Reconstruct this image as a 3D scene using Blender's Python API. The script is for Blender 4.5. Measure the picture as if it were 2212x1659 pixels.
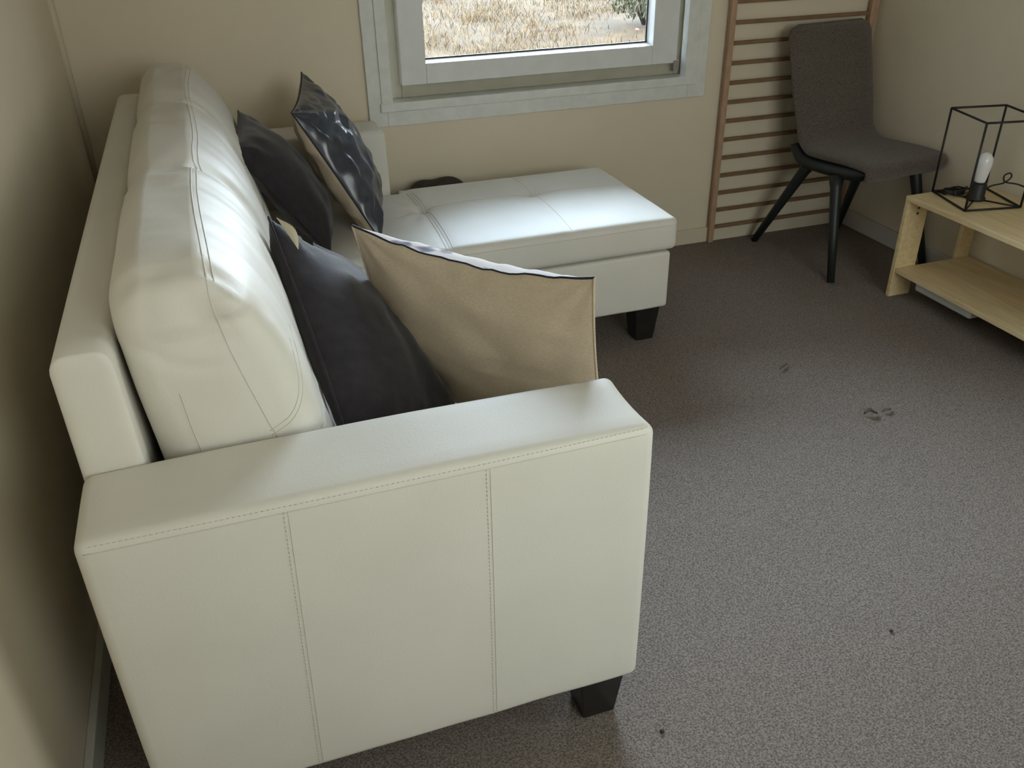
import bpy, bmesh, math, random
import numpy as np
from mathutils import Vector, Matrix, noise
from mathutils.bvhtree import BVHTree

random.seed(7)
for o in list(bpy.data.objects):
    bpy.data.objects.remove(o, do_unlink=True)
scn = bpy.context.scene
C = scn.collection

# ------------------------------------------------------------------ camera
yaw, pitch, roll, fpx = math.radians(18.243), math.radians(30.176), math.radians(1.1774), 1872.78
f = Vector((math.sin(yaw)*math.cos(pitch), math.cos(yaw)*math.cos(pitch), -math.sin(pitch)))
r = Vector((math.cos(yaw), -math.sin(yaw), 0)); d = f.cross(r)
r2 = math.cos(roll)*r + math.sin(roll)*d
d2 = -math.sin(roll)*r + math.cos(roll)*d
cam = bpy.data.cameras.new('camera'); camo = bpy.data.objects.new('camera', cam); C.objects.link(camo)
M = Matrix((r2, -d2, -f)).transposed().to_4x4(); M.translation = Vector((0, 0, 1.4))
camo.matrix_world = M
cam.sensor_width = 36; cam.lens = fpx*36/2212; cam.clip_start = 0.02; cam.clip_end = 200
scn.camera = camo

# ------------------------------------------------------------------ sky, light, exposure
scn.view_settings.view_transform = 'Standard'
scn.view_settings.look = 'None'
scn.view_settings.exposure = 0.58
scn.view_settings.gamma = 1
scn.view_settings.use_curve_mapping = False
w = bpy.data.worlds.new('overcast_sky'); scn.world = w; w.use_nodes = True
nt = w.node_tree; bg = nt.nodes['Background']
tc = nt.nodes.new('ShaderNodeTexCoord'); sep = nt.nodes.new('ShaderNodeSeparateXYZ')
rmp = nt.nodes.new('ShaderNodeValToRGB')
nt.links.new(tc.outputs['Generated'], sep.inputs[0]); nt.links.new(sep.outputs['Z'], rmp.inputs[0])
nt.links.new(rmp.outputs[0], bg.inputs[0])
rmp.color_ramp.elements[0].color = (0.335, 0.37, 0.405, 1)
rmp.color_ramp.elements[1].color = (0.62, 0.80, 1.0, 1)
SKY = 35.0   # overcast: the zenith is two to three times as bright as the horizon
bg.inputs[1].default_value = SKY
def portal(name, loc, rot, sx, sy):
    l = bpy.data.lights.new(name, 'AREA'); l.shape = 'RECTANGLE'; l.size = sx; l.size_y = sy
    l.cycles.is_portal = True
    o = bpy.data.objects.new(name, l); C.objects.link(o); o.location = loc; o.rotation_euler = rot
    return o

# ------------------------------------------------------------------ materials
def mat(name, col, rough=0.6, col2=None, nscale=40, bump=0.0, bscale=200, spec=0.5, sheen=0.0, coords='Object', stretch=None, detail=4, metal=0.0, bdist=0.002):
    m = bpy.data.materials.new(name); m.use_nodes = True
    n = m.node_tree.nodes; L = m.node_tree.links; p = n['Principled BSDF']
    p.inputs['Base Color'].default_value = (*col, 1); p.inputs['Roughness'].default_value = rough
    p.inputs['Specular IOR Level'].default_value = spec; p.inputs['Metallic'].default_value = metal
    if sheen: p.inputs['Sheen Weight'].default_value = sheen; p.inputs['Sheen Roughness'].default_value = 0.4
    if col2 or bump:
        t = n.new('ShaderNodeTexCoord'); src = t.outputs[coords]
        if stretch:
            mp = n.new('ShaderNodeMapping'); mp.inputs['Scale'].default_value = stretch
            L.new(src, mp.inputs[0]); src = mp.outputs[0]
    if col2:
        a = n.new('ShaderNodeTexNoise'); a.inputs['Scale'].default_value = nscale; a.inputs['Detail'].default_value = detail
        L.new(src, a.inputs['Vector'])
        c = n.new('ShaderNodeValToRGB'); c.color_ramp.elements[0].position = .34; c.color_ramp.elements[1].position = .66
        c.color_ramp.elements[0].color = (*col, 1); c.color_ramp.elements[1].color = (*col2, 1)
        L.new(a.outputs['Fac'], c.inputs[0]); L.new(c.outputs[0], p.inputs['Base Color'])
    if bump:
        b = n.new('ShaderNodeTexNoise'); b.inputs['Scale'].default_value = bscale; b.inputs['Detail'].default_value = 3
        L.new(src, b.inputs['Vector'])
        bm_ = n.new('ShaderNodeBump'); bm_.inputs['Strength'].default_value = bump; bm_.inputs['Distance'].default_value = bdist
        L.new(b.outputs['Fac'], bm_.inputs['Height']); L.new(bm_.outputs[0], p.inputs['Normal'])
    return m
LEATHER = mat('off_white_leather', (.72, .69, .62), .47, (.75, .72, .65), 6, .10, 260, .22)
SEAM = mat('leather_seam', (.66, .63, .56), .5)
BLACKCLOTH = mat('black_lining', (.01, .01, .01), .9)
DARKWOOD = mat('dark_stained_wood', (.012, .010, .010), .35, (.02, .016, .014), 30)
WALL = mat('cream_wall_paint', (.735, .65, .505), .6, (.76, .675, .525), 3, .12, 180, .3)
CEIL = mat('white_ceiling_paint', (.75, .73, .68), .8)
SKIRT = mat('white_skirting_paint', (.58, .57, .53), .4, (.62, .60, .56), 8)
SKIRTC = mat('cream_skirting_paint', (.69, .62, .48), .5, (.72, .64, .50), 5)
PVC = mat('white_window_paint', (.74, .75, .74), .35, (.79, .80, .79), 14, .1, 60)
PVCOLD = mat('weathered_white_paint', (.70, .71, .68), .5, (.77, .78, .75), 25, .2, 90)
GASKET = mat('black_gasket', (.01, .012, .015), .5)
CARPET = mat('mauve_grey_carpet', (.130, .105, .090), .95, (.32, .27, .235), 260, .5, 420, .1, bdist=.004, detail=2)
PINE = mat('pale_pine', (.80, .65, .39), .45, (.70, .53, .28), 5, .05, 40, .4, stretch=(14, 1.2, 14))
RACKWOOD = mat('brown_rack_wood', (.47, .31, .21), .6, (.40, .25, .16), 9, stretch=(8, 8, 2))
RUNGWOOD = mat('brown_rung_wood', (.25, .15, .08), .6, (.19, .11, .06), 9, stretch=(2, 8, 8))
CHAIRFAB = mat('charcoal_tweed', (.068, .056, .046), .95, (.20, .165, .14), 330, .8, 420, .1, sheen=.3, detail=2, bdist=.004)
CHAIRMET = mat('black_chair_metal', (.014, .018, .018), .45)
LAMPMET = mat('black_lamp_wire', (.012, .011, .011), .5)
BULB = mat('opal_bulb_glass', (.80, .80, .83), .12, spec=.6)
CORD = mat('black_cord', (.01, .01, .012), .5)
BRASSY = mat('tan_cord_tie', (.45, .33, .18), .6)
WHITEPL = mat('white_plastic', (.55, .57, .55), .4)
CHARCOAL = mat('charcoal_velvet', (.019, .015, .018), .8, (.029, .0235, .0275), 40, .3, 500, .3, sheen=.30)
SATIN = mat('midnight_satin', (.026, .032, .050), .27, (.034, .040, .058), 15, .05, 300, .9, sheen=.1)
LINEN = mat('beige_linen', (.56, .455, .33), .9, (.64, .53, .39), 160, .35, 500, .2, stretch=(1, 1, 3))
PRINT = mat('pale_printed_cotton', (.72, .66, .63), .8, (.72, .66, .63), 14, .1, 300, .2, detail=2)
for nd in PRINT.node_tree.nodes:
    if nd.type == 'VALTORGB':
        nd.color_ramp.elements[0].position = .0; nd.color_ramp.elements[1].position = .56
        for ps_, cl_ in ((.60, (.30, .28, .33, 1)), (.68, (.10, .09, .11, 1))): nd.color_ramp.elements.new(ps_).color = cl_
PIPING = mat('navy_piping', (.012, .012, .022), .7)
TAG = mat('cream_cloth_tag', (.60, .52, .38), .8)
BAGM = mat('dark_brown_cloth', (.035, .027, .022), .9, (.06, .047, .04), 30, .4, 120)
LEAFM = mat('dry_brown_leaf', (.075, .055, .025), .8)
LEAFG = mat('dry_olive_leaf', (.13, .12, .07), .8)
CRUMB = mat('dark_crumb', (.05, .035, .025), .9)
def leafmat(name, stops):
    m = bpy.data.materials.new(name); m.use_nodes = True
    n = m.node_tree.nodes; L = m.node_tree.links; p = n['Principled BSDF']; p.inputs['Roughness'].default_value = .85
    p.inputs['Specular IOR Level'].default_value = .15
    a = n.new('ShaderNodeAttribute'); a.attribute_name = 'tone'
    c = n.new('ShaderNodeValToRGB'); L.new(a.outputs['Fac'], c.inputs[0]); L.new(c.outputs[0], p.inputs['Base Color'])
    e = c.color_ramp.elements
    while len(e) < len(stops): e.new(.5)
    for k, (pos, col) in enumerate(stops): e[k].position = pos; e[k].color = (*col, 1)
    return m
STRAW = leafmat('dry_straw', [(0, (0.0249, 0.0146, 0.0050)), (.35, (0.0451, 0.0230, 0.0055)), (.7, (0.0510, 0.0286, 0.0084)), (.86, (0.0261, 0.0190, 0.0055)), (1, (0.0497, 0.0319, 0.0134))])
SHRUBM = leafmat('grey_green_leaf', [(0, (0.0170, 0.0179, 0.0084)), (.5, (0.0294, 0.0280, 0.0139)), (1, (0.0399, 0.0364, 0.0193))])
EARTH = mat('dry_earth_and_thatch', (0.0170, 0.0101, 0.0042), .95, (0.0301, 0.0179, 0.0071), 5, .5, 20, .1, detail=8)
FLOWER = mat('red_flower_petal', (.6, .06, .04), .7)
BRICK = mat('exterior_render', (.45, .42, .36), .8)
def glassmat(name, tint):
    m = bpy.data.materials.new(name); m.use_nodes = True
    n = m.node_tree.nodes; L = m.node_tree.links
    for x in list(n):
        if x.type != 'OUTPUT_MATERIAL': n.remove(x)
    t = n.new('ShaderNodeBsdfTransparent'); t.inputs[0].default_value = (*tint, 1)
    g = n.new('ShaderNodeBsdfGlossy'); g.inputs['Roughness'].default_value = .02
    fr = n.new('ShaderNodeFresnel'); fr.inputs[0].default_value = 1.45
    mx = n.new('ShaderNodeMixShader'); L.new(fr.outputs[0], mx.inputs[0]); L.new(t.outputs[0], mx.inputs[1]); L.new(g.outputs[0], mx.inputs[2])
    L.new(mx.outputs[0], n['Material Output'].inputs[0])
    return m
GLASS = glassmat('window_glass', (.93, .94, .94))
FILLGLASS = glassmat('fill_window_glass', (.53, .505, .455))  # tint set to dim and warm the fill through the added windows

# ------------------------------------------------------------------ mesh helpers
def thing(name, label, cat, loc=(0, 0, 0), rotz=0, group=None):
    o = bpy.data.objects.new(name, None); C.objects.link(o)
    o.empty_display_size = .05
    o.location = loc; o.rotation_euler = (0, 0, rotz); o['label'] = label; o['category'] = cat
    if group: o['group'] = group
    return o
def tag(o, label, cat, group=None):
    o['label'] = label; o['category'] = cat
    if group: o['group'] = group
    return o
def link(name, me, m, parent=None, smooth=True, kind=None, label=None):
    """mesh data in world coordinates -> object, parented so that it stays where it was built"""
    if m is not None: me.materials.append(m)
    if smooth:
        me.polygons.foreach_set('use_smooth', [True]*len(me.polygons))
    o = bpy.data.objects.new(name, me); C.objects.link(o)
    if parent is not None:
        o.parent = parent
        chain = Matrix.Identity(4); q = parent
        while q is not None:
            chain = Matrix.LocRotScale(q.location, q.rotation_euler, q.scale) @ chain
            q = q.parent
        me.transform(chain.inverted())
    else:
        # origin at the base centre of the mesh
        co = [v.co for v in me.vertices]
        c = Vector(((min(v.x for v in co)+max(v.x for v in co))/2, (min(v.y for v in co)+max(v.y for v in co))/2, min(v.z for v in co)))
        me.transform(Matrix.Translation(-c)); o.location = c
    if kind: o['kind'] = kind
    if label: o['label'] = label
    return o
def pyd(name, V, F):
    me = bpy.data.meshes.new(name); me.from_pydata([tuple(v) for v in V], [], F); me.update(); return me
def from_bm(name, bm):
    bmesh.ops.recalc_face_normals(bm, faces=bm.faces)
    me = bpy.data.meshes.new(name); bm.to_mesh(me); bm.free(); return me
def bx(bm, x0, x1, y0, y1, z0, z1, bev=0.0, seg=2, M=None):
    g = bmesh.ops.create_cube(bm, size=1)
    vs = g['verts']
    for v in vs:
        v.co = Vector(((x0+x1)/2+v.co.x*(x1-x0), (y0+y1)/2+v.co.y*(y1-y0), (z0+z1)/2+v.co.z*(z1-z0)))
    if bev:
        es = list({e for v in vs for e in v.link_edges})
        res = bmesh.ops.bevel(bm, geom=es, offset=bev, segments=seg, affect='EDGES', profile=.5)
        vs = list({v for fc in res['faces'] for v in fc.verts})
    if M is not None:
        bmesh.ops.transform(bm, matrix=M, verts=vs)
    return vs
def box(name, x0, x1, y0, y1, z0, z1, m, parent=None, bev=0.0, **k):
    bm = bmesh.new(); bx(bm, x0, x1, y0, y1, z0, z1, bev); return link(name, from_bm(name, bm), m, parent, smooth=False, **k)
def boxes(name, lst, m, parent=None, bev=0.0, **k):
    bm = bmesh.new()
    for b in lst: bx(bm, *b, bev)
    return link(name, from_bm(name, bm), m, parent, smooth=False, **k)
def tube_geo(P, rad, seg=8, closed=False, V=None, F=None):
    P = [Vector(p) for p in P]; n = len(P); V = [] if V is None else V; F = [] if F is None else F
    base = len(V); up = None
    for i, p in enumerate(P):
        a = P[(i-1) % n] if (closed or i > 0) else P[0]; b = P[(i+1) % n] if (closed or i < n-1) else P[-1]
        t = (b-a).normalized()
        if up is None:
            up = Vector((0, 0, 1)) if abs(t.z) < .9 else Vector((1, 0, 0))
        s = t.cross(up).normalized(); up = s.cross(t).normalized()
        rr = rad[i] if isinstance(rad, (list, tuple)) else rad
        for k in range(seg):
            a_ = 2*math.pi*k/seg
            V.append(p+rr*(math.cos(a_)*s+math.sin(a_)*up))
    m = n if closed else n-1
    for i in range(m):
        for k in range(seg):
            i2 = (i+1) % n
            F.append((base+i*seg+k, base+i*seg+(k+1) % seg, base+i2*seg+(k+1) % seg, base+i2*seg+k))
    if not closed:
        F.append(tuple(base+k for k in range(seg))[::-1]); F.append(tuple(base+(n-1)*seg+k for k in range(seg)))
    return V, F
def tube(name, P, rad, m, parent=None, seg=8, closed=False, **k):
    V, F = tube_geo(P, rad, seg, closed); return link(name, pyd(name, V, F), m, parent, **k)
def spline(P, n=8, closed=False):
    P = [Vector(p) for p in P]; out = []; N = len(P)
    for i in range(N if closed else N-1):
        g = lambda j: P[j % N] if closed else P[max(0, min(N-1, j))]
        a, b, c, e = g(i-1), g(i), g(i+1), g(i+2)
        for k in range(n):
            t = k/n
            out.append(.5*((2*b)+(c-a)*t+(2*a-5*b+4*c-e)*t*t+(3*b-a-3*c+e)*t**3))
    if not closed: out.append(P[-1])
    return out
def lathe(name, prof, c, m, parent=None, seg=20, **k):
    V = []; F = []; n = len(prof)
    for (rr, z) in prof:
        for j in range(seg):
            a = 2*math.pi*j/seg; V.append((c[0]+rr*math.cos(a), c[1]+rr*math.sin(a), c[2]+z))
    for i in range(n-1):
        for j in range(seg): F.append((i*seg+j, i*seg+(j+1) % seg, (i+1)*seg+(j+1) % seg, (i+1)*seg+j))
    F.append(tuple(range(seg))[::-1]); F.append(tuple((n-1)*seg+j for j in range(seg)))
    return link(name, pyd(name, V, F), m, parent, **k)
def ticks(a, b, r_, step):
    if b-a <= 2*r_+1e-6: r_ = (b-a)*.45
    n = max(1, int(round((b-a-2*r_)/step)))
    t = [a, a+r_*.12, a+r_*.35, a+r_*.65]+[a+r_+(b-a-2*r_)*k/n for k in range(n+1)]+[b-r_*.65, b-r_*.35, b-r_*.12, b]
    return t
def softbox_me(name, x0, x1, y0, y1, z0, z1, rad, step=.03, deform=None):
    """rounded box with a fine skin that `deform(p,u,v,w)` may push about"""
    rx, ry, rz = rad if isinstance(rad, tuple) else (rad,)*3
    T = [ticks(x0, x1, rx, step), ticks(y0, y1, ry, step), ticks(z0, z1, rz, step)]
    lo = (x0, y0, z0); hi = (x1, y1, z1); R_ = (rx, ry, rz)
    ids = {}; V = []; F = []
    N = [len(t) for t in T]
    def vid(i, j, k):
        key = (i, j, k)
        if key not in ids:
            p = [T[0][i], T[1][j], T[2][k]]
            q = [min(max(p[a], lo[a]+R_[a]), hi[a]-R_[a]) for a in range(3)]
            dv = Vector([(p[a]-q[a])/R_[a] for a in range(3)])
            if dv.length > 1e-6:
                dv.normalize()
                p = [q[a]+dv[a]*R_[a] for a in range(3)]
            p = Vector(p)
            if deform:
                u, v, w_ = [2*(p[a]-lo[a])/(hi[a]-lo[a])-1 for a in range(3)]
                p = deform(p, u, v, w_)
            ids[key] = len(V); V.append(p)
        return ids[key]
    for ax in range(3):
        b, c = [(1, 2), (2, 0), (0, 1)][ax]
        for side in (0, N[ax]-1):
            for i in range(N[b]-1):
                for j in range(N[c]-1):
                    quad = []
                    for (ii, jj) in ((i, j), (i+1, j), (i+1, j+1), (i, j+1)):
                        ijk = [0, 0, 0]; ijk[ax] = side; ijk[b] = ii; ijk[c] = jj
                        quad.append(vid(*ijk))
                    F.append(tuple(quad if side else quad[::-1]))
    return pyd(name, V, F)
def softbox(name, x0, x1, y0, y1, z0, z1, rad, m, parent=None, step=.03, deform=None, **k):
    return link(name, softbox_me(name, x0, x1, y0, y1, z0, z1, rad, step, deform), m, parent, **k)
def bvh_of(me):
    return BVHTree.FromPolygons([v.co.copy() for v in me.vertices], [tuple(p.vertices) for p in me.polygons])
def drape(b, pts, direc, lift=.0005):
    out = []
    for p in pts:
        h = b.ray_cast(Vector(p), Vector(direc))
        if h[0] is not None: out.append(h[0]-Vector(direc).normalized()*lift)
    return out
def lerp(a, b, n):
    a = Vector(a); b = Vector(b); return [a+(b-a)*k/n for k in range(n+1)]
def stitches(name, pts, m, parent, L=.0045, gap=.0075, rad=.0007):
    """a row of thread stitches following a polyline, joined into one part"""
    V = []; F = []; acc = 0
    for a, b in zip(pts[:-1], pts[1:]):
        dl = (b-a).length; t = (b-a).normalized(); s = -acc
        while s < dl:
            if s >= 0: tube_geo([a+t*s, a+t*min(s+L, dl+L)], rad, 4, False, V, F)
            s += gap
        acc = dl-(s-gap) if s > 0 else acc+dl
        acc = max(0, min(gap, gap-(s-dl)))
    if V: return link(name, pyd(name, V, F), m, parent, kind='stuff')

# ------------------------------------------------------------------ room shell
XL, XR, YB, YF, ZC = -.42, 2.67, 3.185, -1.1, 2.42
T_ = .22
WX0, WX1, WZ0, WZ1 = .60, 1.80, .70, 2.10       # opening of window 1
def struct(o): o['kind'] = 'structure'; return o
struct(box('floor', XL-T_, XR+T_, YF-T_, YB+T_, -.12, 0, CARPET))
struct(box('ceiling', XL-T_, XR+T_, YF-T_, YB+T_, ZC, ZC+.15, CEIL))
struct(box('wall_left', XL-T_, XL, YF-T_, YB+T_, 0, ZC, WALL))
struct(boxes('wall_back', [(XL, WX0, YB, YB+T_, 0, ZC), (WX1, XR, YB, YB+T_, 0, ZC), (WX0, WX1, YB, YB+T_, 0, WZ0), (WX0, WX1, YB, YB+T_, WZ1, ZC)], WALL))
DX0, DX1, DZ0, DZ1 = .45, 2.15, 1.00, 2.25       # unseen opening added behind the camera for fill light
RY0, RY1, RZ0, RZ1 = -.95, .45, .95, 2.20       # unseen opening added in the right wall for more fill
struct(boxes('wall_right', [(XR, XR+T_, YF-T_, RY0, 0, ZC), (XR, XR+T_, RY1, YB+T_, 0, ZC), (XR, XR+T_, RY0, RY1, 0, RZ0), (XR, XR+T_, RY0, RY1, RZ1, ZC)], WALL))
struct(boxes('wall_front', [(XL, DX0, YF-T_, YF, 0, ZC), (DX1, XR, YF-T_, YF, 0, ZC), (DX0, DX1, YF-T_, YF, 0, DZ0), (DX0, DX1, YF-T_, YF, DZ1, ZC)], WALL))
def skirting(name, x0, x1, y0, y1, h, m):
    return struct(box(name, x0, x1, y0, y1, 0, h, m, bev=.003))
skirting('baseboard_left', XL, XL+.016, YF, YB, .068, SKIRT)
skirting('baseboard_back', XL+.016, XR-.014, YB-.014, YB, .066, SKIRTC)
skirting('baseboard_right', XR-.014, XR, YF, YB, .075, SKIRT)
# moulding strip in the left corner
struct(tube('trim_1', [(XL+.006, YB-.006, .07), (XL+.006, YB-.006, ZC)], .012, SKIRTC, seg=10))

# ------------------------------------------------------------------ window 1 (back wall)
win = bpy.data.objects.new('window_1', None); C.objects.link(win); win.location = (1.2, YB, .7); struct(win)
win['label'] = 'white framed window above the chaise looking out on dry grass'
CT = 2.21
def wpart(name, lst, m, bev=.003): return boxes(name, lst, m, win, bev)
wpart('casing', [(.528, .594, YB-.016, YB+.01, .632, CT), (1.808, 1.886, YB-.016, YB+.01, .632, CT), (.594, 1.808, YB-.016, YB+.01, .632, .684), (.594, 1.808, YB-.016, YB+.01, CT-.07, CT)], PVCOLD)
wpart('inner_moulding', [(.575, .615, YB-.024, YB+.02, .684, CT-.06), (1.787, 1.838, YB-.024, YB+.02, .684, CT-.06), (.615, 1.787, YB-.024, YB+.02, CT-.1, CT-.06)], PVCOLD)
wpart('sill', [(.570, 1.842, YB-.026, YB+.09, .684, .716)], PVCOLD)
wpart('fixed_frame', [(.615, .665, YB+.045, YB+.11, .716, WZ1), (1.772, 1.80, YB+.045, YB+.11, .716, WZ1), (.665, 1.772, YB+.045, YB+.11, .716, .785), (.665, 1.772, YB+.045, YB+.11, WZ1-.05, WZ1)], mat('shaded_window_paint', (.50, .48, .39), .5, (.44, .42, .33), 12), .004)  # darker olive: shade below the sash painted into the frame colour
SY0, SY1 = YB+.008, YB+.068
sx0, sx1, sz0, sz1 = .660, 1.762, .765, WZ1-.03
gx0, gx1, gz0, gz1 = .752, 1.655, .836, WZ1-.11
wpart('sash', [(sx0, gx0, SY0, SY1, sz0, sz1), (gx1, sx1, SY0, SY1, sz0, sz1), (gx0, gx1, SY0, SY1, sz0, gz0), (gx0, gx1, SY0, SY1, gz1, sz1)], PVC, .0035)
# bevelled glazing bead round the pane
def bead(name, inset, y0, y1, wdt, m):
    bm = bmesh.new()
    o_ = [(gx0-.001, gz0-.001), (gx1+.001, gz0-.001), (gx1+.001, gz1+.001), (gx0-.001, gz1+.001)]
    a = inset; i_ = [(gx0+a, gz0+a), (gx1-a, gz0+a), (gx1-a, gz1-a), (gx0+a, gz1-a)]
    A = [bm.verts.new((x, y0, z)) for x, z in o_]; B = [bm.verts.new((x, y1, z)) for x, z in i_]
    for k in range(4): bm.faces.new((A[k], A[(k+1) % 4], B[(k+1) % 4], B[k]))
    return link(name, from_bm(name, bm), m, win, smooth=False)
bead('glazing_bead', .0065, SY0+.001, SY0+.046, 0, mat('white_bead', (.84, .85, .84), .4))
g = .0065
boxes('gasket', [(gx0+g-.002, gx1-g+.002, SY0+.045, SY0+.051, gz0+g-.004, gz0+g+.005), (gx0+g-.002, gx1-g+.002, SY0+.045, SY0+.051, gz1-g-.005, gz1-g+.004),
                 (gx0+g-.004, gx0+g+.004, SY0+.045, SY0+.051, gz0+g, gz1-g), (gx1-g-.005, gx1-g+.004, SY0+.045, SY0+.051, gz0+g, gz1-g)], GASKET, win)
box('pane', gx0+.004, gx1-.004, SY0+.048, SY0+.052, gz0+.004, gz1-.004, GLASS, win)
box('corner_catch', 1.748, 1.772, SY0-.004, SY0+.012, .735, .775, mat('old_catch', (.30, .26, .23), .6), win, .003)
portal('window_portal', (1.2, YB+T_+.03, 1.40), (-math.pi/2, 0, 0), 1.2, 1.40)

# made-up window behind the camera, sized to bring in fill light
dr = bpy.data.objects.new('fill_window_rear', None); C.objects.link(dr); dr.location = ((DX0+DX1)/2, YF, DZ0); struct(dr)
xm = (DX0+DX1)/2
boxes('fill_window_frame', [(DX0, DX0+.05, YF-.1, YF, DZ0, DZ1), (DX1-.05, DX1, YF-.1, YF, DZ0, DZ1), (DX0+.05, DX1-.05, YF-.1, YF, DZ0, DZ0+.05), (DX0+.05, DX1-.05, YF-.1, YF, DZ1-.05, DZ1), (xm-.03, xm+.03, YF-.08, YF-.02, DZ0+.05, DZ1-.05)], PVC, dr, .003)
for a, b in ((DX0+.05, xm-.03), (xm+.03, DX1-.05)):
    box('pane', a, b, YF-.05, YF-.045, DZ0+.05, DZ1-.05, FILLGLASS, dr)
w3 = bpy.data.objects.new('fill_window_side', None); C.objects.link(w3); w3.location = (XR, (RY0+RY1)/2, RZ0); struct(w3)  # made-up side window, put in to brighten the walls
boxes('fill_window_frame', [(XR, XR+.1, RY0, RY0+.05, RZ0, RZ1), (XR, XR+.1, RY1-.05, RY1, RZ0, RZ1), (XR, XR+.1, RY0+.05, RY1-.05, RZ0, RZ0+.05), (XR, XR+.1, RY0+.05, RY1-.05, RZ1-.05, RZ1)], PVC, w3, .003)
box('pane', XR+.045, XR+.05, RY0+.05, RY1-.05, RZ0+.05, RZ1-.05, FILLGLASS, w3)
portal('side_portal', (XR+T_+.03, (RY0+RY1)/2, (RZ0+RZ1)/2), (0, math.pi/2, 0), RZ1-RZ0, RY1-RY0)
portal('rear_portal', (xm, YF-T_-.03, (DZ0+DZ1)/2), (math.pi/2, 0, 0), DX1-DX0, DZ1-DZ0)

# ------------------------------------------------------------------ outside: dry grass slope
GZ = -.42
def gh(x, y):
    return GZ + .10*(noise.noise(Vector((x*.35, y*.35, 3.1))) ) + .03*noise.noise(Vector((x*1.7, y*1.7, 9.)))
nx, ny = 70, 70
V = []; F = []
for j in range(ny+1):
    for i in range(nx+1):
        x = -24+60*i/nx; y = 3.55+46*j/ny
        V.append((x, y, gh(x, y)))
for j in range(ny):
    for i in range(nx):
        a = j*(nx+1)+i; F.append((a, a+1, a+nx+2, a+nx+1))
gr = struct(link('ground', pyd('ground', V, F), EARTH))
struct(boxes('ground_beside_house', [(3.0, 36, -34, 3.55, GZ-.3, GZ), (-24, -.75, -34, 3.55, GZ-.3, GZ), (-.75, 3.0, -34, -1.4, GZ-.3, GZ)], EARTH))
rg = np.random.default_rng(3)
def blades(name, pts, hmin, hmax, wd, m, lean=.5, tones=None):
    n = len(pts); h = rg.uniform(hmin, hmax, n); az = rg.uniform(0, 6.283, n); la = rg.uniform(.1, lean, n)
    az2 = rg.uniform(0, 6.283, n)
    base = np.array(pts); side = np.stack([np.cos(az2), np.sin(az2), 0*az2], 1)*(wd*rg.uniform(.6, 1.3, n))[:, None]
    mid = base+np.stack([np.cos(az)*la*h*.35, np.sin(az)*la*h*.35, h*.55], 1)
    tip = base+np.stack([np.cos(az)*la*h, np.sin(az)*la*h, h*(1-.35*la)], 1)
    V = np.stack([base-side, base+side, mid+side*.7, mid-side*.7, tip], 1).reshape(-1, 3)
    me = bpy.data.meshes.new(name)
    idx = np.arange(n)*5
    loops = np.stack([idx, idx+1, idx+2, idx+3, idx+3, idx+2, idx+4], 1).ravel()
    me.vertices.add(n*5); me.vertices.foreach_set('co', V.ravel().astype(np.float32))
    me.loops.add(n*7); me.loops.foreach_set('vertex_index', loops.astype(np.int32))
    me.polygons.add(n*2)
    st = np.stack([np.arange(n)*7, np.arange(n)*7+4], 1).ravel(); me.polygons.foreach_set('loop_start', st.astype(np.int32))
    me.update(calc_edges=True)
    at = me.attributes.new('tone', 'FLOAT', 'POINT')
    tn = rg.uniform(0, 1, n) if tones is None else tones
    at.data.foreach_set('value', np.repeat(tn, 5).astype(np.float32))
    return link(name, me, m)
pts = []; tones = []
tufts = [(rg.uniform(-3, 17), rg.uniform(6.0, 24)) for _ in range(5200)]
for (x, y) in tufts:
    dens = noise.noise(Vector((x*.5, y*.5, 1.)))
    bare = math.hypot((x-5.9)/.9, (y-11.7)/1.3) < 1.0
    k = 3 if bare else int(26+18*dens)
    tt = .5+.5*noise.noise(Vector((x*.9, y*.9, 5.)))
    for _ in range(max(3, k)):
        px, py = x+rg.normal(0, .16), y+rg.normal(0, .16)
        pts.append((px, py, gh(px, py)-.01)); tones.append(min(1, max(0, tt+rg.normal(0, .22))))
o = blades('dry_grass', pts, .03, .17, .0035, STRAW, 1.5, np.array(tones)); o['kind'] = 'stuff'
tag(o, 'dry straw coloured grass covering the yard outside the window', 'grass')
def shrub(name, label, x, y, rad, n, m):
    root = thing(name, label, 'shrub', (x, y, gh(x, y)))
    P = []
    for _ in range(n):
        a = rg.normal(0, 1, 3); a /= np.linalg.norm(a); q = rad*rg.uniform(.35, 1)**.6
        P.append((x+a[0]*q, y+a[1]*q, gh(x, y)+rad*.95+a[2]*q*.9))
    fo = blades('foliage', P, .05, .13, .012, m, 1.2)
    fo_w = fo.location.copy(); fo.parent = root; fo.location = fo_w-root.location
    fo['kind'] = 'stuff'
    for k in range(5):
        a = 1.26*k
        tube('stem', [(x, y, gh(x, y)-.02), (x+.35*rad*math.cos(a), y+.35*rad*math.sin(a), gh(x, y)+rad*.7), (x+.7*rad*math.cos(a), y+.7*rad*math.sin(a), gh(x, y)+rad*1.4)], [.02, .014, .006], DARKWOOD, root, 6)
    return root
shrub('shrub', 'grey green shrub growing at the right edge of the view through the window', 5.98, 11.85, .66, 2600, SHRUBM)
fl = thing('flower', 'tiny red flower on the ground before the grey green shrub', 'flower', (5.48, 11.06, gh(5.48, 11.06)))
tube('stem', [(5.48, 11.06, gh(5.48, 11.06)-.01), (5.48, 11.05, gh(5.48, 11.06)+.10)], .004, SHRUBM, fl, 5)
bm = bmesh.new()
for k in range(5):
    a = 2*math.pi*k/5
    bmesh.ops.create_uvsphere(bm, u_segments=8, v_segments=5, radius=.012, matrix=Matrix.Translation((5.48+.012*math.cos(a), 11.05+.02*math.sin(a), gh(5.48, 11.06)+.11)))
link('petals', from_bm('petals', bm), FLOWER, fl)

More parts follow.
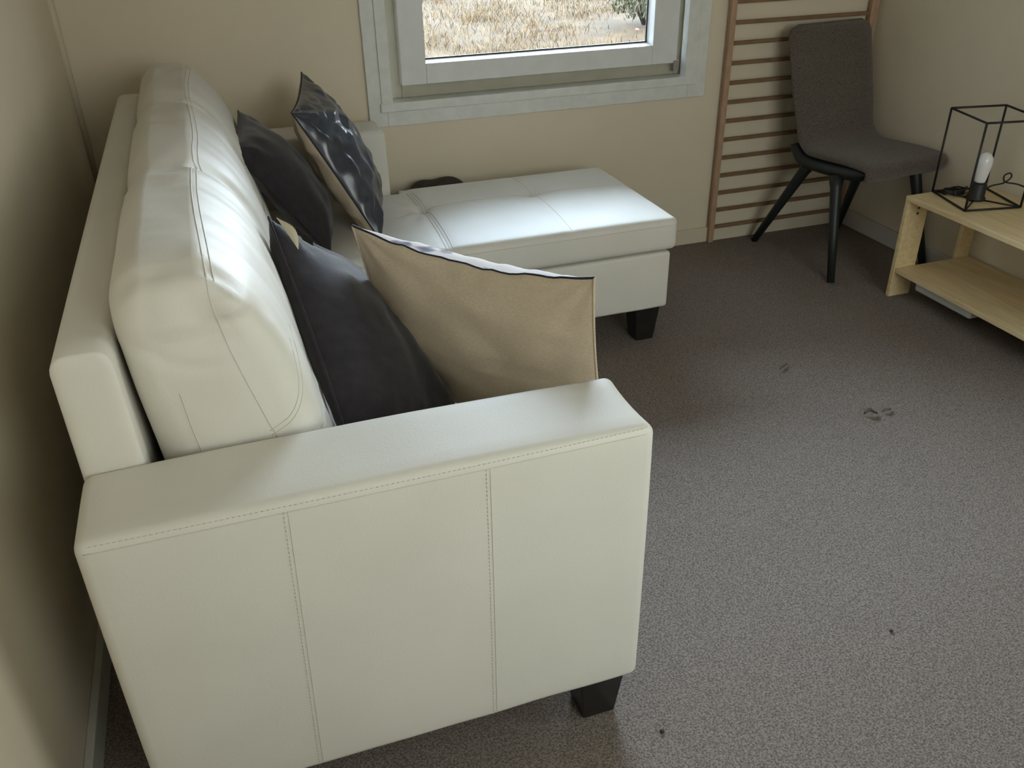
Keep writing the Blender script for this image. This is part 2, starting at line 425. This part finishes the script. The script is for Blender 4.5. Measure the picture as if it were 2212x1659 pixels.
# ------------------------------------------------------------------ sofa
sofa = thing('sofa', 'off-white leather chaise sofa standing along the left wall under the window', 'sofa', (.15, 2.05, 0))
SX0, SX1 = -.272, .561
ZA, Z0 = .672, .123
AY0, AY1 = .990, 1.165
BY0, BY1 = 2.955, 3.130
def fold(x, y, z, s, seed):
    return noise.noise(Vector((x*s+seed, y*s, z*s)))
def arm_def(sgn):
    def f_(p, u, v, w_):
        q = p.copy()
        if w_ > 0: q.z += .006*(1-u*u)*(w_**3)
        q.y += .004*v*(1-u*u)*(1-w_*w_)
        if w_ < -.9: q.z += .0025*fold(p.x, p.y, 0, 9, 2)
        q.x += .004*u*(1-w_*w_)*(1-v*v)
        if u > .8 and w_ > .5: q.x -= .006*(1-v*v)*(w_-.5)*2
        return q+Vector((0, 0, .0012*fold(p.x, p.y, p.z, 7, 1)))
    return f_
arm_me = softbox_me('armrest', SX0, SX1, AY0, AY1, Z0, ZA, .017, .03, arm_def(1))
arm_b = bvh_of(arm_me)
near_arm = link('armrest', arm_me, LEATHER, sofa)
softbox('armrest', SX0, SX1-.020, BY0, BY1, Z0, ZA, .017, LEATHER, sofa, .03, arm_def(1))
# seams on the near armrest
zs = ZA-.012
pl = drape(arm_b, lerp((SX0+.012, .8, zs-.002), (SX1-.008, .8, zs), 60), (0, 1, 0), .0004)
tube('seam', pl, .0008, SEAM, near_arm, 5)
stitches('stitching', drape(arm_b, lerp((SX0+.02, .8, zs+.0065), (SX1-.012, .8, zs+.008), 60), (0, 1, 0), .0003), SEAM, near_arm)
for xs, xe in ((.000, -.018), (.290, .286)):
    pl = drape(arm_b, lerp((xs, .8, zs), (xe, .8, Z0+.004), 40), (0, 1, 0), .0003)
    tube('seam', pl, .0006, SEAM, near_arm, 5)
    stitches('stitching', [p+Vector((-.006, -.0002, 0)) for p in pl], SEAM, near_arm)
# frame behind the cushions
def back_def(p, u, v, w_):
    q = p.copy()
    if w_ > .0: q.x -= .012*max(0, u)*w_
    q.z += .003*(1-v*v)*(w_ > 0)*w_
    return q
bk = softbox('back_frame', -.272, -.180, AY1-.004, BY0+.004, Z0+.02, .858, (.026, .007, .026), LEATHER, sofa, .05, back_def)
# hidden carcass and seat
boxes('base_frame', [(-.20, .535, AY1-.002, 2.40, Z0+.01, .34), (-.20, .545, 2.40, BY0+.002, Z0+.01, .335)], LEATHER, sofa, .008)
boxes('lining', [(-.182, -.12, AY1, BY0, .33, .46)], BLACKCLOTH, sofa)
def seat_def(p, u, v, w_):
    q = p.copy()
    if w_ > 0: q.z += .008*(1-u*u)*(1-v*v)*w_
    return q
softbox('seat_cushion', -.13, .560, AY1+.006, 2.372, .335, .437, .022, LEATHER, sofa, .04, seat_def)
# back cushions: three puffed sections
def prof(w_):      # w 0..1 bottom..top : back x, front x
    k = [(0, -.150, .112), (.25, -.160, .094), (.45, -.168, .070), (.62, -.176, .052), (.75, -.180, .034), (.86, -.184, .010), (.93, -.178, -.018), (1, -.145, -.055)]
    for (a, b0, f0), (c, b1, f1) in zip(k[:-1], k[1:]):
        if w_ <= c+1e-6:
            t = (w_-a)/(c-a); return b0+(b1-b0)*t, f0+(f1-f0)*t
    return k[-1][1:]
PB = spline([Vector((w_, b0, f0)) for w_, b0, f0 in [(0, -.150, .112), (.25, -.160, .094), (.45, -.168, .070), (.62, -.176, .052), (.75, -.180, .034), (.86, -.182, .010), (.93, -.176, -.014), (1, -.150, -.045)]], 12)
def prof(w_):
    for a, c in zip(PB[:-1], PB[1:]):
        if w_ <= c.x+1e-6:
            t = (w_-a.x)/max(1e-6, c.x-a.x); return a.y+(c.y-a.y)*t, a.z+(c.z-a.z)*t
    return PB[-1].y, PB[-1].z
CY0, CY1 = 1.188, 2.946
TUFT = (1.765, 2.335)
def tuft(y, s_): return max(math.exp(-((y-t)/s_)**2) for t in TUFT)
def cush_def(p, u, v, w_):
    w1 = (w_+1)/2; b0, f0 = prof(w1)
    t = (u+1)/2
    q = p.copy(); q.x = b0+(f0-b0)*t
    ends = min(1, (1-abs(v))/.10)
    puff = ends*(2-ends)*(1-.55*tuft(p.y, .09))
    q.z += .016*puff*max(0, w1-.4)/.6
    q.x += .012*puff*max(0, u)*max(0, 1-abs(2*w1-.9)**2)
    q.x -= .008*puff*max(0, -u)*w1
    # soft folds of loose leather running across, strongest by the tufts and ends
    e = .45+.55*max(tuft(p.y, .12), 1-min(1, (1-abs(v))/.22))
    A = .0075*e
    n_ = noise.noise(Vector((p.y*10, p.z*5, p.x*4)))+.55*noise.noise(Vector((p.y*25, p.z*7, p.x*8)))
    q.z += A*n_*max(0, w1-.5)*2
    q.x += A*1.2*n_*max(0, u)
    if u > 0: q.x -= .014*tuft(p.y+.25*(w1-1), .022)*u*max(0, w1-.15)
    q.z -= .008*tuft(p.y, .016)*max(0, w1-.6)/.4*math.exp(-((q.x+.01)/.05)**2)
    if v < -.97:
        q.y += .006*noise.noise(Vector((p.x*9, p.z*9, 2.)))-.012*(1-u*u)*(1-w_*w_)
        q.y += .010*math.exp(-((q.z-.845-.10*(q.x+.05))/.018)**2)*max(0, 1-u*u)
    # loose fold along the near upper edge, and the little pocket beside the seam
    if v < -.8:
        dz = q.z-(.893+.05*(q.x+.05)); dy = q.y-(CY0+.012)
        q.y += .012*math.exp(-(dz/.008)**2)*math.exp(-(dy/.03)**2)*max(0, 1-u*u)
        q.y += .006*math.exp(-((q.z-.80-.5*(q.x+.06)**2*8)/.009)**2)*math.exp(-((q.x+.09)/.07)**2)*math.exp(-(dy/.03)**2)
        q.z -= .006*math.exp(-((q.y-CY0-.035)/.012)**2)*(w_ > .6)
        bump = math.exp(-((q.x+.008)/.030)**2-((q.z-.888)/.016)**2)*math.exp(-(dy/.04)**2)
        q.y -= .020*bump; q.z += .006*bump
        q.y += .008*math.exp(-((q.x+.012)/.045)**2-((q.z-.862-2.5*(q.x+.012)**2)/.007)**2)*math.exp(-(dy/.03)**2)
    return q
cushions = []
me = softbox_me('back_cushion', -.18, .12, CY0, CY1, .440, .935, (.05, .04, .05), .009, cush_def)
bb = bvh_of(me)
c_ = link('back_cushion', me, LEATHER, sofa); cushions.append((c_, bb))
ys = np.linspace(CY0+.018, CY1-.03, 110)
# twin piped seam along the crown
for off in (-.0045, .0045):
    pl = drape(bb, [(-.050+off+.005*math.sin(y*7)+.012*tuft(y, .02), y, 1.3) for y in ys], (0, 0, -1), .0004)
    tube('seam', pl, .0011, LEATHER, c_, 6)
# double stitched channel seam across the front
for zz in (.640, .648):
    pl = drape(bb, [(.6, y, zz) for y in ys], (-1, 0, 0), .0003)
    tube('seam', pl, .0013, SEAM, c_, 5)
c0, b0 = cushions[0]
for pts_ in (spline([(-.050, 1., .942), (-.051, 1., .92), (-.050, 1., .895), (-.042, 1., .84), (-.022, 1., .76), (-.006, 1., .70), (.012, 1., .63), (.02, 1., .5)], 8),
             spline([(-.002, 1., .668), (.028, 1., .682), (.046, 1., .702), (.056, 1., .728), (.058, 1., .760), (.055, 1., .790)], 8),
             spline([(-.004, 1., .676), (.025, 1., .690), (.041, 1., .708), (.050, 1., .731), (.052, 1., .760), (.050, 1., .790)], 8),
             spline([(-.118, 1., .765), (-.112, 1., .70), (-.100, 1., .62), (-.095, 1., .55)], 8)):
    pl = drape(b0, pts_, (0, 1, 0), .0003)
    if len(pl) > 3: tube('seam', pl, .0008, SEAM, c0, 5)
# fold of loose leather at the near top corner
# chaise
def gauss(x, y, cx, cy, s): return math.exp(-((x-cx)**2+(y-cy)**2)/(s*s))
BUT = [(.605, 2.757), (1.000, 2.785)]
def chaise_def(p, u, v, w_):
    q = p.copy()
    if w_ > .0:
        k = w_
        h = .010*(1-u**4)*(1-v**4)
        for (cx, cy) in BUT: h -= .026*gauss(p.x, p.y, cx, cy, .020)+.006*gauss(p.x, p.y, cx, cy, .07)
        h -= .0018*math.exp(-((p.y-2.775)/.010)**2)
        h -= .0014*math.exp(-((p.x-1.0)/.010)**2)
        h -= .003*math.exp(-((p.x-.600)/.016)**2)
        dx, dy = p.x-.605, p.y-2.757
        rr = math.hypot(dx, dy)
        if dx < .0: h += .003*math.sin(10*math.atan2(dy, dx))*math.exp(-((rr-.08)/.06)**2)
        q.z += h*k
    q.y += .004*v*(1-w_*w_)*(1-u*u)
    q.x += .004*u*(1-w_*w_)*(1-v*v)
    if p.x < .575 and q.y > 2.95: q.y = 2.95
    return q
chm = softbox_me('chaise_cushion', .10, 1.368, 2.380, 3.020, .337, .445, (.02, .02, .022), .014, chaise_def)
chb = bvh_of(chm)
chc = link('chaise_cushion', chm, LEATHER, sofa)
for off in (-.010, 0, .010):
    pl = drape(chb, [(.600+off+.012*math.sin((y-2.38)*4.9), y, 1.) for y in np.linspace(2.39, 2.945 if off < 5 else 3., 40)], (0, 0, -1), .0002)
    tube('seam', pl, .0014 if off else .0009, LEATHER if off else SEAM, chc, 5)
pl = drape(chb, [(x, 2.775+.004*math.sin(x*9), 1.) for x in np.linspace(.62, 1.355, 60)], (0, 0, -1), .0002); tube('seam', pl, .0008, SEAM, chc, 5)
pl = drape(chb, [(1.0+.010*math.sin((y-2.4)*5), y, 1.) for y in np.linspace(2.40, 3.0, 50)], (0, 0, -1), .0002); tube('seam', pl, .0008, SEAM, chc, 5)
pl = drape(chb, [(x, 2.2, .424) for x in np.linspace(.62, 1.36, 60)], (0, 1, 0), .0003); tube('seam', pl, .0011, SEAM, chc, 5)
for (cx, cy) in BUT:
    h = chb.ray_cast(Vector((cx, cy, 1)), Vector((0, 0, -1)))[0]
    bm = bmesh.new(); bmesh.ops.create_uvsphere(bm, u_segments=12, v_segments=8, radius=.009, matrix=Matrix.Translation(h+Vector((0, 0, .001))) @ Matrix.Diagonal((1, 1, .45, 1)))
    link('button', from_bm('button', bm), LEATHER, chc)
def chb_def(p, u, v, w_):
    q = p.copy(); q.y += .003*v*(1-u*u)*(1-w_*w_); q.z += .002*fold(p.x, p.y, 0, 10, 4)*(w_ < 0); return q
softbox('chaise_base', .50, 1.350, 2.386, 3.012, .130, .331, .012, LEATHER, sofa, .04, chb_def)
def sofa_leg(cx, cy, z1=.134, w1=.046, w0=.033):
    bm = bmesh.new(); vs = bx(bm, cx-w1, cx+w1, cy-w1, cy+w1, 0.001, z1)
    for v in vs:
        if v.co.z < .05: v.co.x = cx+(v.co.x-cx)*w0/w1; v.co.y = cy+(v.co.y-cy)*w0/w1
    bmesh.ops.bevel(bm, geom=list(bm.edges), offset=.003, segments=1, affect='EDGES')
    link('leg', from_bm('leg', bm), DARKWOOD, sofa, smooth=False)
for (cx, cy) in ((.500, 1.055), (-.20, 1.055), (-.20, 3.04), (.46, 3.04), (1.287, 2.448), (1.287, 2.95)):
    sofa_leg(cx, cy)

# ------------------------------------------------------------------ scatter pillows
def pillow(name, label, corners, tf, tb, mf, mb, mp, n=30, pinch=.06, pv=None, pu=None, crease=(), wave=0, fine=0, toponly=False, wr=.004, seed=0, group=None, front='front_panel', back='back_panel', prad=.0025, power=.55):
    TL, TR, BR, BL = [Vector(c) for c in corners]
    nrm = (TR-TL).cross(BL-TL); nrm.normalize(); nrm = -nrm
    ctr = (TL+TR+BR+BL)/4
    root = thing(name, label, 'pillow', (ctr.x, ctr.y, min(BR.z, BL.z)), 0, 'scatter pillows on the sofa')
    def P(u, v):
        u2 = u*(1-pinch*(1-v*v)); v2 = v*(1-(pinch if pv is None or v < 0 else pv)*(1-u*u))
        a, b = (u2+1)/2, (v2+1)/2
        b += wave*(noise.noise(Vector((u*5, 1.5, seed)))+.5*noise.noise(Vector((u*11, 1.5, seed))))*max(0, v)**4*(1-u*u)
        return (TL*(1-a)+TR*a)*b+(BL*(1-a)+BR*a)*(1-b)
    tk = [math.sin(math.pi/2*(2*k/n-1)) for k in range(n+1)]
    out = {}
    for nm, sgn, th, m_ in ((front, 1, tf, mf), (back, -1, tb, mb)):
        V = []; F = []
        for j in range(n+1):
            for i in range(n+1):
                u, v = tk[i], tk[j]
                h = max(0, 1-abs(u)**2.3)**(pu or .55)*max(0, 1-abs(v)**2.3)**(power if sgn > 0 else .55)
                q = Vector((u*3.1+seed, v*3.1, seed*.7))
                e = 1-.6*h
                wv = wr*(noise.noise(q)*1.3+.8*e*noise.noise(Vector((u*7+seed, v*7, 3.)))) * min(1, h*2.5)
                # creases running in from the corners
                ca = min(((abs(u)-1)**2+(abs(v)-1)**2)**.5, 1)
                wv += wr*1.1*math.sin(9*math.atan2(1-abs(v), 1-abs(u)+1e-5)+seed)*math.exp(-(ca/.42)**2)*min(1, h*3)
                if fine and sgn > 0:
                    wv += fine*(abs(noise.noise(Vector((u*2.2-v*1.2+seed, v*4.2, 7.))))-.25)*1.6*min(1, h*2)
                if sgn < 0:
                    for (ua, va), (ub, vb) in zip(crease[:-1], crease[1:]):
                        t_ = max(0, min(1, ((u-ua)*(ub-ua)+(v-va)*(vb-va))/((ub-ua)**2+(vb-va)**2)))
                        dd_ = math.hypot(u-ua-t_*(ub-ua), v-va-t_*(vb-va)); wv -= .006*math.exp(-(dd_/.022)**2)-.002*math.exp(-(dd_/.07)**2)
                V.append(P(u, v)+nrm*sgn*(th*h+wv))
        for j in range(n):
            for i in range(n):
                a = j*(n+1)+i; qd = (a, a+1, a+n+2, a+n+1)
                F.append(qd if sgn > 0 else qd[::-1])
        out[nm] = link(nm, pyd(nm, V, F), m_, root)
    per = [P(t, 1) for t in tk[:-1]]+[P(1, -t) for t in tk[:-1]]+[P(-t, -1) for t in tk[:-1]]+[P(-1, t) for t in tk[:-1]]
    if toponly:
        tube('piping', per[:n+1], prad, mp, root, 6, label='navy piping along the open top edge')
        tube('hem', per[n:]+per[:1], prad, mb, root, 6)
    else:
        tube('piping', per, prad, mp, root, 6, closed=True)
    return root, P, nrm
pillow('pillow', 'charcoal pillow with a satin sheen leaning on the sofa back beside the chaise',
       [(.026, 2.43, .795), (.072, 2.84, .805), (.300, 2.83, .452), (.255, 2.46, .452)], .085, .05, CHARCOAL, CHARCOAL, CHARCOAL, seed=1, wr=.006)
pillow('pillow', 'glossy midnight blue pillow with beige back propped against the far armrest',
       [(.213, 2.63, .830), (.292, 2.99, .875), (.475, 2.90, .470), (.415, 2.50, .452)], .085, .075, SATIN, LINEN, PIPING, seed=2.3, wr=.010, n=64, fine=.011)
dk, P2, n2 = pillow('pillow', 'charcoal pillow with a cream tag slumped on the sofa behind the near armrest',
       [(.066, 1.71, .835), (.172, 2.02, .655), (.372, 1.470, .452), (.120, 1.205, .560)], .085, .065, CHARCOAL, CHARCOAL, CHARCOAL, seed=4.1, wr=.007, pv=.24)
big, P3, n3 = pillow('pillow', 'large beige linen pillow with navy edging standing behind the near armrest',
       [(.575, 1.277, .800), (.226, 1.700, .800), (.270, 1.645, .446), (.603, 1.255, .446)], .11, .035, PRINT, LINEN, PIPING, n=44, seed=6.2, wr=.005, pinch=.035, pv=.17, power=.36, pu=.8, wave=.022, toponly=True, crease=((.8, .12), (.35, -.12), (-.1, -.22), (-.6, -.2)))
# cream flap on the charcoal pillow
A_, B_ = Vector((.0790, 1.66, .849)), Vector((.1067, 1.60, .8018))
V = []; F = []
for k in range(11):
    t = k/10; c = A_.lerp(B_, t); wd = .0165*math.sin(math.pi*min(1, t**1.3*.98+.01))
    V += [c, c+Vector((wd*.75, .0, wd*.75))]
for k in range(10): F.append((2*k, 2*k+1, 2*k+3, 2*k+2))
tg = link('cloth_tag', pyd('cloth_tag', V, F), TAG, dk, label='cream cloth tag')
md = tg.modifiers.new('thickness', 'SOLIDIFY'); md.thickness = .0012

# ------------------------------------------------------------------ slatted wooden wall rack
rk = thing('wall_rack', 'brown wooden ladder rack with thin rungs standing against the back wall behind the chair', 'rack', (2.31, 3.16, 0))
for (a, b) in ((1.962, 1.986), (2.616, 2.650)):
    box('stile', a, b, YB-.036, YB-.001 if False else YB-.0145, .001, 1.95, RACKWOOD, rk, .003)
k = 0; zz = .069
while zz < 1.93:
    box('rung', 1.986, 2.616, YB-.033, YB-.018, zz-.0072, zz+.0072, RUNGWOOD, rk, .002); zz += .0758

# ------------------------------------------------------------------ side chair
CHX, CHY, TH = 2.425, 2.845, math.radians(7)
chair = thing('chair', 'charcoal upholstered dining chair with black splayed legs in the corner', 'chair', (CHX, CHY, 0), 0)
def cw(x, y, z):
    return Vector((CHX+x*math.cos(TH)-y*math.sin(TH), CHY+x*math.sin(TH)+y*math.cos(TH), z))
def sheet(name, path, wfun, th, m, parent, nu=24, dish=0.0, pw=5, seed=0):
    n = len(path); L = [0]
    for a, b in zip(path[:-1], path[1:]): L.append(L[-1]+(b-a).length)
    tot = L[-1]; V = []; F = []
    us = [math.sin(math.pi/2*(2*i/nu-1)) for i in range(nu+1)]
    for side in (1, -1):
        for j in range(n):
            a = path[max(0, j-1)]; b = path[min(n-1, j+1)]; t = (b-a).normalized(); nn = Vector((0, -t.z, t.y))
            s = L[j]; e = min(s, tot-s)
            ev = math.sqrt(max(0, 1-(1-min(1, e/(th*.6)))**2)) if e < th*.6 else 1
            for u in us:
                wv = wfun(s, tot)
                off = th/2*(max(0, 1-abs(u)**pw)**.5)*ev*side-dish*(1-u*u)*ev
                p = path[j]+nn*off
                V.append(cw(u*wv, p.y, p.z))
    st = nu+1; half = n*st
    for sd in (0, 1):
        for j in range(n-1):
            for i in range(nu):
                a = sd*half+j*st+i; qd = (a, a+1, a+st+1, a+st)
                F.append(qd if sd == 0 else qd[::-1])
    me = pyd(name, V, F)
    bm = bmesh.new(); bm.from_mesh(me); bmesh.ops.remove_doubles(bm, verts=bm.verts, dist=.0003); me = from_bm(name, bm)
    return link(name, me, m, parent)
cp = spline([Vector((0, -.222, .398)), Vector((0, -.240, .412)), Vector((0, -.243, .432)), Vector((0, -.220, .446)), Vector((0, -.12, .448)), Vector((0, .04, .440)), Vector((0, .085, .444)), Vector((0, .132, .478)), Vector((0, .156, .540)), Vector((0, .205, .690)), Vector((0, .266, .890))], 7)
def cwid(s, tot):
    wv = .210
    up = max(0, (s-.42)/(tot-.42)); wv += .006*up
    dip = math.exp(-((s-.48)/.07)**2); wv -= .008*dip
    dd = tot-s; rc = .05
    if dd < rc: wv = wv-rc+math.sqrt(max(0, rc*rc-(rc-dd)**2))
    if s < .03: wv -= .012*(1-s/.03)
    return wv
sheet('upholstered_shell', cp, cwid, .048, CHAIRFAB, chair, dish=.008)
up_ = spline([Vector((0, -.215, .416)), Vector((0, -.10, .402)), Vector((0, .03, .394)), Vector((0, .12, .400)), Vector((0, .172, .450))], 7)
sheet('under_shell', up_, lambda s, tot: .206-.03*max(0, 1-s/.06), .066, CHAIRMET, chair, pw=8)
def chair_leg(top, foot, r1=.023, r0=.015):
    a = cw(*top); b = Vector((*foot, .002)); P_ = [a, a.lerp(b, .12), a.lerp(b, .5), b]
    o = tube('leg', P_, [r1*1.35, r1, (r1+r0)/2, r0], CHAIRMET, chair, 10)
    return o
chair_leg((-.150, .100, .390), (2.164, 3.105)); chair_leg((-.190, -.085, .385), (2.190, 2.596))
chair_leg((.160, .100, .390), (2.595, 3.105)); chair_leg((.200, -.105, .395), (2.628, 2.590))
tube('stretcher', [cw(-.19, -.088, .388), cw(0, -.098, .388), cw(.195, -.105, .388)], .011, CHAIRMET, chair, 8)
tube('stretcher', [cw(-.15, .100, .388), cw(0, .100, .388), cw(.16, .100, .388)], .011, CHAIRMET, chair, 8)

# ------------------------------------------------------------------ low pine bench
tb = thing('bench', 'low pale pine bench with an open shelf along the right wall', 'table', (2.49, 1.85, 0))
TX0, TX1, TY0, TY1 = 2.31, 2.655, 1.30, 2.425
box('top', TX0, TX1, TY0, TY1, .373, .392, PINE, tb, .002)
box('shelf', TX0+.004, TX1, TY0+.019, TY1-.019, .100, .118, PINE, tb, .002)
for y0 in (TY1-.018, TY0):
    for x0, x1 in ((TX0, TX0+.095), (TX1-.060, TX1)):
        box('leg', x0, x1, y0, y0+.018, .001, .373, PINE, tb, .002)
for x0 in (TX0+.10, TX1-.03):
    box('batten', x0, x0+.024, TY0+.02, TY1-.02, .352, .373, PINE, tb, .002)
bm = bmesh.new()
for z in (.345, .325):
    bmesh.ops.create_cone(bm, segments=10, radius1=.004, radius2=.004, depth=.003, cap_ends=True, matrix=Matrix.Translation((TX0+.05, TY1-.0195, z)) @ Matrix.Rotation(math.pi/2, 4, 'X'))
link('screw', from_bm('screw', bm), CHAIRMET, tb)
# white moulded box lying under the shelf
pb = tag(softbox('power_board', 2.332, 2.400, 2.045, 2.315, .062, .0995, .012, WHITEPL, None, .03), 'white plastic block fixed beneath the bench shelf', 'box')

# ------------------------------------------------------------------ wire cube lamp
lp = thing('table_lamp', 'black wire cube lamp with a bare white bulb on the pine bench', 'lamp', (2.495, 2.297, .392))
b = [Vector((2.422, 2.423, .396)), Vector((2.368, 2.209, .396)), Vector((2.569, 2.170, .396)), Vector((2.623, 2.384, .396))]
up3 = Vector((0, 0, .294)); wr_ = .0038
for i in range(4):
    tube('wire_edge', [b[i], b[(i+1) % 4]], wr_, LAMPMET, lp, 8)
    tube('wire_edge', [b[i]+up3, b[(i+1) % 4]+up3], wr_, LAMPMET, lp, 8)
    tube('wire_edge', [b[i], b[i]+up3], wr_, LAMPMET, lp, 8)
cc = (b[0]+b[1]+b[2]+b[3])/4
for i in range(4): tube('brace', [b[i], cc.lerp(b[i], .12)], .0028, LAMPMET, lp, 8)
lathe('socket', [(.014, -.002), (.032, 0), (.032, .008), (.027, .012), (.027, .052), (.025, .058), (.021, .062)], (cc.x, cc.y, .3955), LAMPMET, lp)
lathe('bulb', [(.016, 0), (.0185, .008), (.021, .025), (.0255, .055), (.0265, .072), (.024, .088), (.016, .100), (.006, .105), (.001, .106)], (cc.x, cc.y, .455), BULB, lp, 24)
cord = tube('cord', spline([(cc.x+.020, cc.y-.004, .425), (cc.x+.06, cc.y, .436), (2.60, 2.29, .443), (2.622, 2.285, .462), (2.612, 2.285, .478), (2.592, 2.288, .470), (2.600, 2.285, .448), (2.640, 2.26, .440), (2.645, 2.18, .430), (2.645, 2.05, .41), (2.648, 1.8, .396)], 8), .0028, CORD, lp, 8)
coil = []
for k in range(61):
    a = 2*math.pi*k/20
    coil.append((2.472+.050*math.cos(a)+.003*math.sin(3*a), 2.372+.022*math.sin(a), .3985+.0055*(k/20)+.002*math.sin(a*2+k)))
tube('cord_coil', coil, .0030, CORD, lp, 8)
softbox('cord_switch', 2.445, 2.490, 2.342, 2.358, .396, .416, .005, CORD, lp, .01)
softbox('cord_tie', 2.492, 2.508, 2.342, 2.356, .396, .410, .004, BRASSY, lp, .01, label='tan tie round the cord')

# ------------------------------------------------------------------ small things
def bag_def(p, u, v, w_):
    q = p.copy(); k = (w_+1)/2
    q.x = .745+(p.x-.745)*(1-.42*k**2.5)
    q.z += .006*noise.noise(Vector((p.x*9, p.y*9, 1)))*k
    q.y += .008*noise.noise(Vector((p.x*10, p.z*10, 4)))
    return q
tag(softbox('bag', .575, .915, 3.052, 3.150, .002, .440, (.08, .035, .05), BAGM, None, .02, bag_def), 'dark brown cloth bundle peeping over the chaise from against the back wall', 'bag')
def leaf(name, label, x, y, L, W, ang, m, cat='leaf', h=.01):
    n = 8; V = []; F = []
    ca, sa = math.cos(ang), math.sin(ang)
    for k in range(n+1):
        t = k/n; wd = W*math.sin(math.pi*min(.97, t+.04))**.8
        zc = .004+h*math.sin(math.pi*t)*(.6+.4*math.sin(5*t))
        for s, zo in ((-1, .006), (0, 0), (1, .004)):
            lx, ly = (t-.5)*L, s*wd
            V.append((x+lx*ca-ly*sa, y+lx*sa+ly*ca, zc+zo*abs(s)))
    for k in range(n):
        for s in (0, 1): a = 3*k+s; F.append((a, a+1, a+4, a+3))
    o = link(name, pyd(name, V, F), m); md = o.modifiers.new('thickness', 'SOLIDIFY'); md.thickness = .0015
    return tag(o, label, cat, 'leaf scraps on the carpet')
leaf('leaf', 'curled dry brown leaf lying on the open carpet', 1.695, 1.735, .042, .011, -.25, LEAFM, h=.012)
leaf('leaf', 'small olive leaf scrap right of the curled brown leaf', 1.752, 1.733, .034, .006, .1, LEAFG, h=.004)
leaf('leaf', 'faint straw scrap on the carpet between sofa arm and bench', 1.62, 2.07, .05, .004, .5, LEAFG, h=.002)
def crumb(label, x, y, rad, seed):
    bm = bmesh.new(); bmesh.ops.create_icosphere(bm, subdivisions=2, radius=rad)
    for v in bm.verts: v.co *= 1+.35*noise.noise(v.co*300+Vector((seed, 0, 0))); v.co.z *= .6
    bmesh.ops.translate(bm, verts=bm.verts, vec=(x, y, rad*.6+.001))
    return tag(link('crumb', from_bm('crumb', bm), CRUMB), label, 'crumb', 'crumbs on the carpet')
crumb('dark crumb on the carpet beside the front foot of the sofa', .596, .945, .0045, 1)
crumb('dark crumb on the bare carpet in the foreground far from the sofa', 1.171, 1.008, .004, 5)
